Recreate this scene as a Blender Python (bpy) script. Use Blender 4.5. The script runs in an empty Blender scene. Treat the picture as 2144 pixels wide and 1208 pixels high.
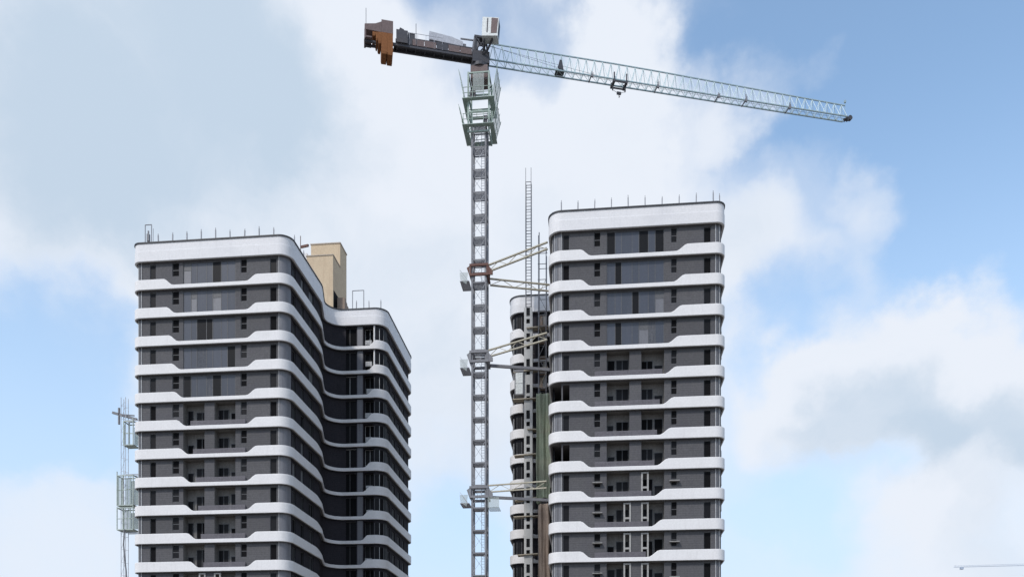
import bpy, math, random
from mathutils import Vector, Matrix

random.seed(7)
sc = bpy.context.scene
COL = sc.collection
R = math.radians

# ------------------------------------------------------------------ camera
cam_d = bpy.data.cameras.new("camera")
cam_d.sensor_width = 36.0
cam_d.lens = 36.0 * 1750 / 2144
cam_d.shift_y = (1500 - 604) / 2144
cam_d.clip_end = 6000
cam = bpy.data.objects.new("camera", cam_d)
COL.objects.link(cam)
cam.location = (0, 0, 1.7)
cam.rotation_euler = (R(90), 0, 0)
sc.camera = cam

# ------------------------------------------------------------------ sun, sky, exposure
SUN_EL = 46.0
SUN_AZ = (-0.60, -0.74)            # ground direction towards the sun (left, behind the camera)
h = math.hypot(*SUN_AZ)
to_sun = Vector((SUN_AZ[0] / h * math.cos(R(SUN_EL)), SUN_AZ[1] / h * math.cos(R(SUN_EL)), math.sin(R(SUN_EL))))
sun_d = bpy.data.lights.new("sun", 'SUN')
sun_d.energy = 2.4
sun_d.angle = R(5)
sun_d.color = (1.0, 0.955, 0.90)
sun = bpy.data.objects.new("sun", sun_d)
COL.objects.link(sun)
sun.rotation_euler = (-to_sun).to_track_quat('-Z', 'Y').to_euler()
sun.location = (-60, -40, 120)

world = bpy.data.worlds.new("World")
sc.world = world
world.use_nodes = True
wt = world.node_tree
wt.nodes.clear()
WN, WL = wt.nodes.new, wt.links.new
SKY_STRENGTH = 0.10


def wmath(op, a, b=None, c=None, clamp=False):
    n = WN("ShaderNodeMath")
    n.operation = op
    n.use_clamp = clamp
    for i, v in enumerate((a, b, c)):
        if v is None:
            continue
        if isinstance(v, (int, float)):
            n.inputs[i].default_value = v
        else:
            WL(v, n.inputs[i])
    return n.outputs[0]


def wrange(v, a, b, lo=0.0, hi=1.0, smooth=True):
    n = WN("ShaderNodeMapRange")
    n.interpolation_type = 'SMOOTHSTEP' if smooth else 'LINEAR'
    WL(v, n.inputs[0])
    for i, x in enumerate((a, b, lo, hi)):
        n.inputs[i + 1].default_value = x
    return n.outputs[0]


def wmix(f, a, b):
    n = WN("ShaderNodeMix")
    n.data_type = 'RGBA'
    WL(f, n.inputs[0]) if not isinstance(f, float) else setattr(n.inputs[0], 'default_value', f)
    for i, v in ((6, a), (7, b)):
        if isinstance(v, tuple):
            n.inputs[i].default_value = (*v, 1)
        else:
            WL(v, n.inputs[i])
    return n.outputs[2]


sky = WN("ShaderNodeTexSky")
sky.sky_type = 'NISHITA'
sky.sun_disc = False
sky.sun_elevation = R(SUN_EL)
sky.sun_rotation = math.atan2(SUN_AZ[0], SUN_AZ[1])
sky.air_density = 1.0
sky.dust_density = 0.6
sky.ozone_density = 1.2

tc = WN("ShaderNodeTexCoord")
DIR = tc.outputs["Generated"]


def wnoise(scale, detail, rough, vec=None, lac=2.0, dist=0.0):
    n = WN("ShaderNodeTexNoise")
    WL(vec if vec is not None else DIR, n.inputs["Vector"])
    n.inputs["Scale"].default_value = scale
    n.inputs["Detail"].default_value = detail
    n.inputs["Roughness"].default_value = rough
    n.inputs["Lacunarity"].default_value = lac
    n.inputs["Distortion"].default_value = dist
    return n


def warp(amount, scale, detail):
    n = wnoise(scale, detail, 0.55)
    s = WN("ShaderNodeVectorMath"); s.operation = 'SUBTRACT'
    WL(n.outputs["Color"], s.inputs[0]); s.inputs[1].default_value = (0.5, 0.5, 0.5)
    m = WN("ShaderNodeVectorMath"); m.operation = 'MULTIPLY_ADD'
    WL(s.outputs[0], m.inputs[0]); m.inputs[1].default_value = (amount,) * 3
    WL(DIR, m.inputs[2])
    nn = WN("ShaderNodeVectorMath"); nn.operation = 'NORMALIZE'
    WL(m.outputs[0], nn.inputs[0])
    return nn.outputs[0]


WDIR = warp(0.24, 6.0, 7.0)


def sky_dir(az, el):
    """unit direction from a bearing (tangents) in the sky"""
    return Vector((az, 1.0, el)).normalized()


def bank(px, py, rad, vec):
    """soft round cloud bank: 1 in its heart, 0 beyond its rim (rad in radians)"""
    c = sky_dir((px - 1072) / 1750, (1500 - py) / 1750)
    d = WN("ShaderNodeVectorMath"); d.operation = 'DOT_PRODUCT'
    WL(vec, d.inputs[0]); d.inputs[1].default_value = c
    return wrange(d.outputs["Value"], math.cos(rad), math.cos(rad * 0.12))


def field(banks, vec):
    tot = None
    for px, py, rad, w in banks:
        b = wmath('MULTIPLY', bank(px, py, rad, vec), w)
        tot = b if tot is None else wmath('ADD', tot, b)
    return tot


CLOUD_BANKS = [
    (150, 150, .34, .9), (480, 330, .26, .7), (760, 280, .20, .7), (1080, 330, .20, .9), (1330, 420, .17, .8),
    (1330, 130, .08, .6), (1590, 150, .06, .62), (1530, 240, .06, .3), (1740, 470, .11, .75), (1860, 420, .06, .35), (900, 700, .20, .55), (1560, 560, .09, .3), (1640, 660, .07, -.45),
    (1960, 800, .12, .95), (1800, 790, .09, .6), (1660, 850, .10, .8), (2100, 780, .11, .6), (1860, 690, .06, .3),
    (2080, 1120, .14, .5), (120, 1150, .12, .45), (1200, 700, .25, .5), (1900, 1160, .1, .25), (1900, 960, .12, .35),
    (1950, 130, .30, -.78), (60, 760, .12, -.85), (960, 20, .075, -.8), (1150, 60, .055, -.6), (1690, 1060, .10, -.4),
    (2060, 500, .12, -.7), (940, 1150, .10, -.35),
]
n_big = wnoise(2.6, 6.0, 0.55)
n_fine = wnoise(9.0, 8.0, 0.62, WDIR)
dens = field(CLOUD_BANKS, WDIR)
dens = wmath('ADD', dens, wmath('MULTIPLY_ADD', n_fine.outputs[0], 0.62, -0.26))
dens = wmath('ADD', dens, wmath('MULTIPLY_ADD', n_big.outputs[0], 0.5, -0.20))
cover = wrange(dens, -0.42, 1.02)
GREY_BANKS = [(300, 190, .22, 1.0), (60, 330, .12, .4), (520, 90, .12, .35), (1830, 920, .08, .5), (1690, 930, .06, .3), (2010, 950, .08, .45), (2110, 900, .06, .4), (2060, 1160, .06, .35),
              (690, 250, .09, .4), (1900, 880, .07, .35), (1180, 520, .10, .25), (820, 620, .12, .35), (1480, 520, .08, .3), (950, 900, .12, .35)]
grey = wmath('ADD', field(GREY_BANKS, WDIR), wmath('MULTIPLY_ADD', n_fine.outputs[0], 0.8, -0.34))
grey = wrange(grey, 0.0, 1.25)
CW = (8.3, 8.8, 9.65)
CG = (5.6, 6.75, 8.1)
cloud_col = wmix(grey, CW, CG)
hs = WN("ShaderNodeHueSaturation")
WL(sky.outputs[0], hs.inputs["Color"])
hs.inputs["Saturation"].default_value = 0.97
hs.inputs["Hue"].default_value = 0.492
hs.inputs["Value"].default_value = 2.6
# thin high haze, thicker towards the horizon all round
sep = WN("ShaderNodeSeparateXYZ")
WL(DIR, sep.inputs[0])
veil = wrange(sep.outputs[2], 0.08, 0.60, 0.88, 0.02)
hazed = wmix(veil, hs.outputs[0], (5.9, 7.45, 9.5))
fin = wmix(cover, hazed, cloud_col)
bg = WN("ShaderNodeBackground")
WL(fin, bg.inputs[0])
bg.inputs[1].default_value = SKY_STRENGTH
wo = WN("ShaderNodeOutputWorld")
WL(bg.outputs[0], wo.inputs[0])

vs = sc.view_settings
vs.view_transform = 'Standard'
vs.look = 'None'
vs.exposure = 0.0
vs.gamma = 1.0
vs.use_curve_mapping = False


# ------------------------------------------------------------------ materials
def material(name, base, rough=0.7, spec=0.4, metal=0.0, dirt=0.0, dirt_col=(0.2, 0.19, 0.18), streak=0.0,
             siding=0.0, siding_step=0.2, bump=0.0, alpha=1.0, grain=6.0, obj_var=0.0, mottle=1.0):
    m = bpy.data.materials.new(name)
    m.use_nodes = True
    t = m.node_tree
    N, L = t.nodes.new, t.links.new
    b = t.nodes["Principled BSDF"]
    b.inputs["Roughness"].default_value = rough
    b.inputs["Specular IOR Level"].default_value = spec
    b.inputs["Metallic"].default_value = metal
    b.inputs["Alpha"].default_value = alpha
    geo = N("ShaderNodeNewGeometry")
    pos = geo.outputs["Position"]

    def noise(sx, sy, sz, detail=5):
        mp = N("ShaderNodeMapping"); L(pos, mp.inputs[0]); mp.inputs["Scale"].default_value = (sx, sy, sz)
        n = N("ShaderNodeTexNoise"); L(mp.outputs[0], n.inputs["Vector"]); n.inputs["Scale"].default_value = 1
        n.inputs["Detail"].default_value = detail
        n.inputs["Roughness"].default_value = 0.6
        return n.outputs[0]

    def rng(v, a, b_, lo, hi):
        r = N("ShaderNodeMapRange"); r.interpolation_type = 'SMOOTHSTEP'; L(v, r.inputs[0])
        for i, x in enumerate((a, b_, lo, hi)):
            r.inputs[i + 1].default_value = x
        return r.outputs[0]

    def mix(f, a, c, mode='MIX'):
        x = N("ShaderNodeMix"); x.data_type = 'RGBA'; x.blend_type = mode
        L(f, x.inputs[0])
        for i, v in ((6, a), (7, c)):
            if isinstance(v, tuple):
                x.inputs[i].default_value = (*v, 1)
            else:
                L(v, x.inputs[i])
        return x.outputs[2]

    col = tuple(base)
    lo = tuple(c * (1 - .18 * mottle) for c in base)
    hi = tuple(min(1, c * (1 + .12 * mottle)) for c in base)
    c0 = mix(rng(noise(grain, grain, grain), .3, .7, 0, 1), lo, hi)
    if obj_var:
        oi = N("ShaderNodeObjectInfo")
        c0 = mix(rng(oi.outputs["Random"], 0, 1, 0, obj_var), c0, tuple(c * 0.35 for c in base))
    if dirt:
        c0 = mix(rng(noise(.35, .35, .5), .45, .75, 0, dirt), c0, tuple(dirt_col))
    if streak:
        c0 = mix(rng(noise(3.5, 3.5, .28), .5, .78, 0, streak), c0, tuple(dirt_col))
    if siding:
        sx = N("ShaderNodeSeparateXYZ"); L(pos, sx.inputs[0])
        md = N("ShaderNodeMath"); md.operation = 'MODULO'; L(sx.outputs[2], md.inputs[0]); md.inputs[1].default_value = siding_step
        c0 = mix(rng(md.outputs[0], siding_step * .80, siding_step * .95, 0, siding), c0, tuple(c * .35 for c in base))
    L(c0, b.inputs["Base Color"])
    if bump:
        bp = N("ShaderNodeBump"); bp.inputs["Strength"].default_value = bump; bp.inputs["Distance"].default_value = .02
        L(noise(grain * 1.7, grain * 1.7, grain * 1.7), bp.inputs["Height"]); L(bp.outputs[0], b.inputs["Normal"])
    return m


M = {}
M['white'] = material("white_paint", (.755, .735, .725), .6, .3, dirt=.25, dirt_col=(.58, .56, .55), streak=.3, mottle=.3)
M['parapet'] = material("parapet_paint", (.73, .715, .715), .6, .3, dirt=.35, dirt_col=(.55, .545, .56), streak=.32, mottle=.3)
M['cap'] = material("coping", (.045, .045, .05), .5, .4)
M['soffit'] = material("soffit_concrete", (.20, .19, .19), .9, .2, dirt=.5, dirt_col=(.11, .1, .1))
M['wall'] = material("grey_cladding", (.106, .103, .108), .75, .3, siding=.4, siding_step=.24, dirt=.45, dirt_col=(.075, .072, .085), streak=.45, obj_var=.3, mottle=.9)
M['wall_shade'] = material("shaded_cladding", (.036, .034, .040), .9, .1, siding=.4, siding_step=.24, dirt=.4, dirt_col=(.05, .045, .05), streak=.3)  # same cladding darkened: shade on flanks and wings is put into the colour
M['corner'] = material("curved_corner_panel", (.15, .15, .165), .45, .5, streak=.6, dirt_col=(.075, .07, .078), mottle=.5)
M['concrete'] = material("raw_concrete", (.21, .2, .19), .9, .2, dirt=.6, dirt_col=(.12, .11, .1), streak=.4, bump=.2)
M['pale_conc'] = material("pale_concrete", (.36, .35, .335), .9, .2, dirt=.5, dirt_col=(.26, .25, .23), streak=.4)
M['shaft'] = material("pale_shaft_paint", (.50, .495, .48), .85, .2, dirt=.4, dirt_col=(.34, .33, .31), streak=.4, mottle=.4)
M['beige'] = material("beige_render", (.60, .475, .33), .9, .2, dirt=.35, dirt_col=(.44, .32, .22), streak=.6, mottle=.5)
M['beige_grey'] = material("greyed_render", (.47, .40, .33), .9, .2, dirt=.4, dirt_col=(.3, .26, .22), streak=.6)
M['glass'] = material("bay_glass", (.062, .068, .088), .3, .45, obj_var=.35, streak=.3, dirt_col=(.1, .1, .11), mottle=.4)
M['dark_glass'] = material("dark_glass", (.010, .010, .012), .45, .14, obj_var=.5)
M['black'] = material("unlit_interior_black", (.008, .008, .009), .9, .1)  # unlit interior behind open windows, painted as a near-black surface
M['frame'] = material("window_frame", (.10, .10, .105), .5, .4)
M['light_frame'] = material("light_frame", (.45, .45, .45), .6, .4)
M['curtain'] = material("blind_fabric", (.10, .105, .12), .9, .1, streak=.4)
M['rail'] = material("railing_slat", (.14, .13, .145), .6, .4)
M['rod'] = material("post_steel", (.28, .28, .30), .6, .4)
M['steel_dark'] = material("dark_steel", (.06, .06, .07), .6, .4, dirt=.4, dirt_col=(.1, .08, .07))
M['steel'] = material("mast_steel", (.20, .20, .215), .6, .4, dirt=.3, dirt_col=(.2, .19, .19))
M['galv'] = material("galvanised_grating", (.46, .47, .51), .6, .4, dirt=.4, dirt_col=(.25, .25, .28))
M['jib'] = material("pale_blue_paint", (.56, .68, .70), .5, .4, dirt=.3, dirt_col=(.42, .52, .56))
M['chord'] = material("blue_grey_chord", (.32, .42, .45), .5, .4)
M['counter'] = material("rust_brown_ballast", (.25, .105, .042), .85, .2, dirt=.4, dirt_col=(.2, .075, .03), streak=.35)
M['brown_grey'] = material("brown_grey_steel", (.17, .125, .12), .7, .3, dirt=.4, dirt_col=(.12, .09, .08))
M['cab'] = material("cab_white", (.66, .68, .66), .4, .5, streak=.3, dirt_col=(.4, .4, .38))
M['cage_pale'] = material("pale_green_frame", (.44, .50, .46), .6, .4, dirt=.3, dirt_col=(.33, .37, .34))
M['tan'] = material("tan_painted_steel", (.42, .385, .30), .65, .4, dirt=.4, dirt_col=(.28, .25, .2))
M['cage'] = material("green_grey_cage", (.33, .41, .36), .6, .4, dirt=.4, dirt_col=(.2, .22, .2))
M['net'] = material("grey_net", (.46, .50, .48), .8, .2, alpha=.38)
M['cage_net'] = material("grey_green_mesh", (.27, .32, .29), .8, .2, alpha=.55)
M['green_net'] = material("green_net", (.29, .33, .24), .9, .1, dirt=.6, dirt_col=(.34, .31, .24), streak=.5, alpha=.92)
M['brown'] = material("brown_boards", (.32, .25, .20), .9, .1, dirt=.5, dirt_col=(.22, .17, .14), streak=.6)
M['timber'] = material("weathered_timber", (.42, .37, .29), .9, .1, dirt=.5, dirt_col=(.28, .24, .19), streak=.3)
M['rust'] = material("rusty_steel", (.16, .09, .075), .8, .2, dirt=.5, dirt_col=(.1, .06, .05))
M['far'] = material("haze_faded_far", (.42, .48, .58), .7, .2)  # distance haze is put into the colour, faded towards the sky
M['ground'] = material("bare_ground", (.21, .19, .165), .95, .1, dirt=.6, dirt_col=(.15, .135, .115), grain=.4)


# ------------------------------------------------------------------ mesh helpers
class MB:
    def __init__(self):
        self.v, self.f, self.mi = [], [], []

    def add(self, verts, faces, mi=0):
        o = len(self.v)
        self.v += [tuple(p) for p in verts]
        self.f += [tuple(i + o for i in f) for f in faces]
        self.mi += [mi] * len(faces)
        return self

    def box(self, x0, x1, y0, y1, z0, z1, mi=0):
        return self.add([(x0, y0, z0), (x1, y0, z0), (x1, y1, z0), (x0, y1, z0), (x0, y0, z1), (x1, y0, z1), (x1, y1, z1), (x0, y1, z1)],
                        [(0, 3, 2, 1), (4, 5, 6, 7), (0, 1, 5, 4), (1, 2, 6, 5), (2, 3, 7, 6), (3, 0, 4, 7)], mi)

    def bar(self, a, b, w, t=None, mi=0, up=(0, 0, 1)):
        """rectangular bar from a to b"""
        t = w if t is None else t
        a, b = Vector(a), Vector(b)
        d = (b - a).normalized()
        u = Vector(up)
        if abs(d.dot(u)) > .98:
            u = Vector((0, 1, 0))
        s = d.cross(u).normalized() * (w / 2)
        u2 = s.cross(d).normalized() * (t / 2)
        vs_ = []
        for p in (a, b):
            vs_ += [p - s - u2, p + s - u2, p + s + u2, p - s + u2]
        return self.add(vs_, [(0, 1, 2, 3), (7, 6, 5, 4), (0, 4, 5, 1), (1, 5, 6, 2), (2, 6, 7, 3), (3, 7, 4, 0)], mi)

    def tube(self, pts, r, n=6, mi=0):
        pts = [Vector(p) for p in pts]
        rings = []
        for i, p in enumerate(pts):
            d = (pts[min(i + 1, len(pts) - 1)] - pts[max(i - 1, 0)]).normalized()
            u = Vector((0, 0, 1)) if abs(d.z) < .95 else Vector((0, 1, 0))
            s = d.cross(u).normalized()
            t = s.cross(d)
            rings.append([p + (s * math.cos(2 * math.pi * k / n) + t * math.sin(2 * math.pi * k / n)) * r for k in range(n)])
        vs_ = [q for rg in rings for q in rg]
        fs = [(i * n + k, i * n + (k + 1) % n, (i + 1) * n + (k + 1) % n, (i + 1) * n + k) for i in range(len(pts) - 1) for k in range(n)]
        fs += [tuple(range(n - 1, -1, -1)), tuple((len(pts) - 1) * n + k for k in range(n))]
        return self.add(vs_, fs, mi)

    def prism(self, poly, y0, y1, mi=0):
        """polygon in x-z extruded along y"""
        n = len(poly)
        vs_ = [(x, y0, z) for x, z in poly] + [(x, y1, z) for x, z in poly]
        fs = [tuple(range(n)), tuple(range(2 * n - 1, n - 1, -1))] + [(i, n + i, n + (i + 1) % n, (i + 1) % n) for i in range(n)]
        return self.add(vs_, fs, mi)

    def mesh(self, name, mats, smooth=None):
        me = bpy.data.meshes.new(name)
        me.from_pydata(self.v, [], self.f)
        for m in (mats if isinstance(mats, (list, tuple)) else [mats]):
            me.materials.append(M[m])
        if any(self.mi):
            me.polygons.foreach_set("material_index", self.mi)
        if smooth:
            me.polygons.foreach_set("use_smooth", [True] * len(me.polygons))
            me.set_sharp_from_angle(angle=R(smooth))
        me.update()
        return me


def put(name, me, parent=None, loc=(0, 0, 0), rz=0.0, label=None, kind=None):
    o = bpy.data.objects.new(name, me)
    COL.objects.link(o)
    o.location = loc
    o.rotation_euler = (0, 0, rz)
    if parent:
        o.parent = parent
    if label:
        o['label'] = label
    if kind:
        o['kind'] = kind
    return o


def thing(name, label, cat, loc=(0, 0, 0), rz=0.0, group=None):
    o = bpy.data.objects.new(name, None)
    COL.objects.link(o)
    o.location = loc
    o.rotation_euler = (0, 0, rz)
    o['label'] = label
    o['category'] = cat
    if group:
        o['group'] = group
    return o


# ------------------------------------------------------------------ ground
g = MB()
g.add([(-3000, -3000, 0), (3000, -3000, 0), (3000, 3000, 0), (-3000, 3000, 0)], [(0, 1, 2, 3)])
put("ground", g.mesh("ground", 'ground'), kind='structure')

# ------------------------------------------------------------------ the twin towers
TH = R(-5.7)
STOREY = 3.15
Z_TOP = 52.5                    # underside of the roof parapet
N_FLOORS = 16


def rounded(poly, inset=0.0, seg=12):
    """closed outline (counter-clockwise) of [(u, v, radius)], offset inwards; returns list of ('line', a, b) / ('arc', pts, vertex index)"""
    n = len(poly)
    P = [Vector(p[:2]) for p in poly]
    lines = []
    for i in range(n):
        a, b = P[i], P[(i + 1) % n]
        d = (b - a).normalized()
        nrm = Vector((-d.y, d.x))
        lines.append((a + nrm * inset, d))
    V = []
    for i in range(n):
        (a, d), (c, e) = lines[i - 1], lines[i]
        den = d.x * e.y - d.y * e.x
        t = ((c.x - a.x) * e.y - (c.y - a.y) * e.x) / den
        V.append(a + d * t)
    arcs = []
    for i in range(n):
        d, e = lines[i - 1][1], lines[i][1]
        turn = math.atan2(d.x * e.y - d.y * e.x, d.dot(e))
        r = max(.08, poly[i][2] - inset) if turn > 0 else poly[i][2] + inset
        tl = r * math.tan(abs(turn) / 2)
        s0 = V[i] - d * tl
        sgn = 1 if turn > 0 else -1
        cen = s0 + Vector((-d.y, d.x)) * (r * sgn)
        k = max(3, int(seg * abs(turn) / (math.pi / 2) + .5))
        pts = []
        for j in range(k + 1):
            an = turn * j / k
            w = s0 - cen
            pts.append(cen + Vector((w.x * math.cos(an) - w.y * math.sin(an), w.x * math.sin(an) + w.y * math.cos(an))))
        arcs.append(pts)
    out = []
    for i in range(n):
        out.append(('arc', arcs[i], i))
        out.append(('line', arcs[i][-1], arcs[(i + 1) % n][0], i))
    return out


def dense(outline, step=.28):
    pts = []
    for s in outline:
        if s[0] == 'arc':
            pts += s[1][:-1]
        else:
            a, b = s[1], s[2]
            k = max(1, int((b - a).length / step))
            pts += [a.lerp(b, j / k) for j in range(k)]
    return pts


def sm(x, a, b):
    t = min(1, max(0, (x - a) / (b - a)))
    return t * t * (3 - 2 * t)


def wall_panel(mb, a, b, z0, z1, holes, mi=0, reveal=.16, mi_rev=0):
    """vertical wall from a to b (outside on the right of a->b) with rectangular holes [(s0, s1, h0, h1, depth)]"""
    d = (b - a)
    L_ = d.length
    d = d / L_
    nin = Vector((-d.y, d.x))
    ss = sorted({0.0, L_, *[x for h_ in holes for x in h_[:2]]})
    zz = sorted({z0, z1, *[x for h_ in holes for x in h_[2:4]]})
    P = lambda s, z, dep=0: (*(a + d * s + nin * dep), z)
    for i in range(len(ss) - 1):
        for j in range(len(zz) - 1):
            sm_, zm = (ss[i] + ss[i + 1]) / 2, (zz[j] + zz[j + 1]) / 2
            if any(h_[0] < sm_ < h_[1] and h_[2] < zm < h_[3] for h_ in holes):
                continue
            mb.add([P(ss[i], zz[j]), P(ss[i + 1], zz[j]), P(ss[i + 1], zz[j + 1]), P(ss[i], zz[j + 1])], [(0, 1, 2, 3)], mi)
    for s0, s1, h0, h1, dep in holes:
        q = [(s0, h0), (s1, h0), (s1, h1), (s0, h1)]
        for k in range(4):
            (x0, y0), (x1, y1) = q[k], q[(k + 1) % 4]
            mb.add([P(x0, y0), P(x1, y1), P(x1, y1, dep), P(x0, y0, dep)], [(0, 1, 2, 3)], mi_rev)


_wcache = {}


def window_meshes(w, hgt, split, pane_mat, frame_mat='frame'):
    key = (round(w, 2), round(hgt, 2), split, pane_mat, frame_mat)
    if key in _wcache:
        return _wcache[key]
    f = MB()
    t = .055
    f.box(0, t, 0, .07, 0, hgt)
    f.box(w - t, w, 0, .07, 0, hgt)
    f.box(t, w - t, 0, .07, 0, t)
    f.box(t, w - t, 0, .07, hgt - t, hgt)
    panes = []
    if split == 'h':
        m = hgt * .46
        f.box(t, w - t, .003, .067, m - .03, m + .03)
        cells = [(t, w - t, t, m - .03), (t, w - t, m + .03, hgt - t)]
    elif split == 'v':
        f.box(w / 2 - .03, w / 2 + .03, .003, .067, t, hgt - t)
        cells = [(t, w / 2 - .03, t, hgt - t), (w / 2 + .03, w - t, t, hgt - t)]
    else:
        cells = [(t, w - t, t, hgt - t)]
    for x0, x1, z0, z1 in cells:
        p = MB()
        p.box(x0, x1, .03, .05, z0, z1)
        panes.append(p.mesh("pane", pane_mat))
    _wcache[key] = (f.mesh("window", frame_mat), panes)
    return _wcache[key]


def add_window(root, a, ang, w, hgt, split, z, pane_mat='dark_glass', frame_mat='frame', name="window", label=None):
    me, panes = window_meshes(w, hgt, split, pane_mat, frame_mat)
    o = put(name, me, root, (a.x, a.y, z), ang, label)
    for p in panes:
        put("pane", p, o)
    return o


def build_tower(side, P0, W, WR, WL_, label, layout, rods):
    root = thing("residential_tower", label, "building", (P0[0], P0[1], 0), TH, "twin residential towers under construction")
    cu = -W / 2
    VW, VB = 17.1, 33.6 if side == 'left' else 32.0
    WU = WR if side == 'left' else WL_      # the broad wing, the one in view
    poly = [(-W, 0, 1.0 if side == 'left' else 1.4), (0, 0, 1.4 if side == 'left' else 1.0), (0, 11, 4), (-1.6, VW, 2.0), (WR, VW, 1.6), (WR, VB, 1.8), (-W - WL_, VB, 1.8), (-W - WL_, VW, 1.6), (-W + 1.6, VW, 2.0), (-W, 11, 4)]
    rings = {d: dense(rounded(poly, d)) for d in (0.0,)}
    outer = rings[0.0]
    # inner rings matched point to point by normals
    n = len(outer)
    nin = []
    for i in range(n):
        d = (outer[(i + 1) % n] - outer[i - 1]).normalized()
        nin.append(Vector((-d.y, d.x)))

    def off(dist):
        return [outer[i] + nin[i] * dist for i in range(n)]

    def high(p, k):
        """how tall the white band stands at p: 0 low strip, 1 full height"""
        if side == 'left':
            a, b_ = -14.0 + .30 * (k - 1), -4.4
        else:
            a, b_ = -14.35, -4.45 - .285 * (k - 1)
        u, v = p
        if v < 1.6 and -W + .5 < u < -.5:
            return max(1 - sm(u, a - .55, a + .55), sm(u, b_ - .6, b_ + .6))
        um = u if u > cu else -W - u       # mirror the left half on the right
        if v < 13:
            return 1 - sm(v, 8.6, 12.2)
        if v < VW + 1.7:
            c = ((WR if u > cu else WL_) - 1.75) - .13 * (k - 1)
            return max(0, sm(um, c - .5, c + .4))
        return 1.0

    def band(k):
        i15, i05 = off(.16), off(.03)
        mb = MB()
        tops = []
        for p in outer:
            tops.append(.42 + .70 * high(p, k))
        rows = [[(*i15[i], .10) for i in range(n)], [(*i15[i], 0.0) for i in range(n)], [(*i05[i], 0.0) for i in range(n)], [(*outer[i], .035) for i in range(n)],
                [(*outer[i], tops[i] - .04) for i in range(n)], [(*i05[i], tops[i]) for i in range(n)], [(*i15[i], tops[i]) for i in range(n)],
                [(*i15[i], .10) for i in range(n)]]
        vs_ = [q for r_ in rows[:-1] for q in r_]
        m = len(rows) - 1
        fs = [(r_ * n + i, r_ * n + (i + 1) % n, ((r_ + 1) % m) * n + (i + 1) % n, ((r_ + 1) % m) * n + i) for r_ in range(m) for i in range(n)]
        mb.add(vs_, fs)
        return mb.mesh("balcony_band", 'white', smooth=35)

    slab_in = off(.165)
    sl = MB()
    sl.add([(*p, .05) for p in slab_in] + [(*p, .30) for p in slab_in],
           [tuple(range(n - 1, -1, -1)), tuple(range(n, 2 * n))] + [(i, (i + 1) % n, n + (i + 1) % n, n + i) for i in range(n)])
    slab_me = sl.mesh("floor_slab", 'soffit')

    # roof parapet with dark coping
    pr = MB()
    i2, i05 = off(.22), off(.03)
    prof = [(i2, .1), (i2, 0), (i05, 0), (outer, .04), (outer, 1.12), (off(.035), 1.16), (off(.05), 2.02), (i2, 2.02)]
    vs_ = [(*r_[i], z) for r_, z in prof for i in range(n)]
    m = len(prof)
    pr.add(vs_, [(r_ * n + i, r_ * n + (i + 1) % n, ((r_ + 1) % m) * n + (i + 1) % n, ((r_ + 1) % m) * n + i) for r_ in range(m) for i in range(n)])
    para = put("parapet", pr.mesh("parapet", 'parapet', smooth=35), root, (0, 0, Z_TOP))
    cp = MB()
    o1, o2 = off(-.05), off(.26)
    prof = [(o2, 2.024), (o1, 2.024), (o1, 2.15), (o2, 2.15)]
    cp.add([(*r_[i], z) for r_, z in prof for i in range(n)],
           [(r_ * n + i, r_ * n + (i + 1) % n, ((r_ + 1) % 4) * n + (i + 1) % n, ((r_ + 1) % 4) * n + i) for r_ in range(4) for i in range(n)])
    put("coping", cp.mesh("coping", 'cap', smooth=35), para)
    put("roof_slab", slab_me, root, (0, 0, Z_TOP))

    # guard posts along the parapet
    post = MB()
    post.box(-.09, .09, -.09, .09, 0, .05)
    post.box(-.05, .05, -.05, .05, .05, .98)
    post.box(-.028, .028, -.028, .028, .98, 1.2)
    post_me = post.mesh("guard_post", 'rod')
    for (u, v) in rods:
        o = put("guard_post", post_me, root, (u, v, Z_TOP + 2.15), random.uniform(-.2, .2))
        o.scale.z = random.uniform(.82, 1.12)
        o.rotation_euler.x = random.uniform(-.03, .03)
        o.rotation_euler.y = random.uniform(-.03, .03)

    # walls
    WI = .42
    out_w = rounded(poly, WI)
    z0, z1 = .30, STOREY + .05
    lines = {s[3]: (s[1], s[2]) for s in out_w if s[0] == 'line'}
    arcs = {s[2]: s[1] for s in out_w if s[0] == 'arc'}
    a0, b0 = lines[0]
    A, B, BAY1, BAY2, C, D_ = layout
    toS = lambda u: u - a0.x
    small = (1.55, 3.05)
    tall = (.36, 2.95)

    def front_holes(kind):
        hs_ = [(toS(A[0]), toS(A[1]), *tall, .16), (toS(B[0]), toS(B[1]), *small, .16), (toS(C[0]), toS(C[1]), *small, .16), (toS(D_[0]), toS(D_[1]), *tall, .16)]
        if kind == 'glazed':
            hs_.append((toS(BAY1[0]), toS(BAY2[1]), .42, 3.0, .14))
        elif kind == 'open':
            hs_.append((toS(BAY1[0]), toS(BAY1[1]), .34, 3.1, 1.0))
            hs_.append((toS(BAY2[0]), toS(BAY2[1]), .34, 3.1, 1.0))
        return hs_

    SIDE_H = [(1.9, 2.9), (4.6, 5.6), (7.3, 8.9)]           # v ranges on the long sides
    WINGF = [(.55, 2.35), (3.35, WU - 1.75)]                # u ranges on the wing front
    WINGS = [(19.6, 20.7), (22.2, 23.6), (25.2, 26.6), (28.2, 29.2)]

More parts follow.
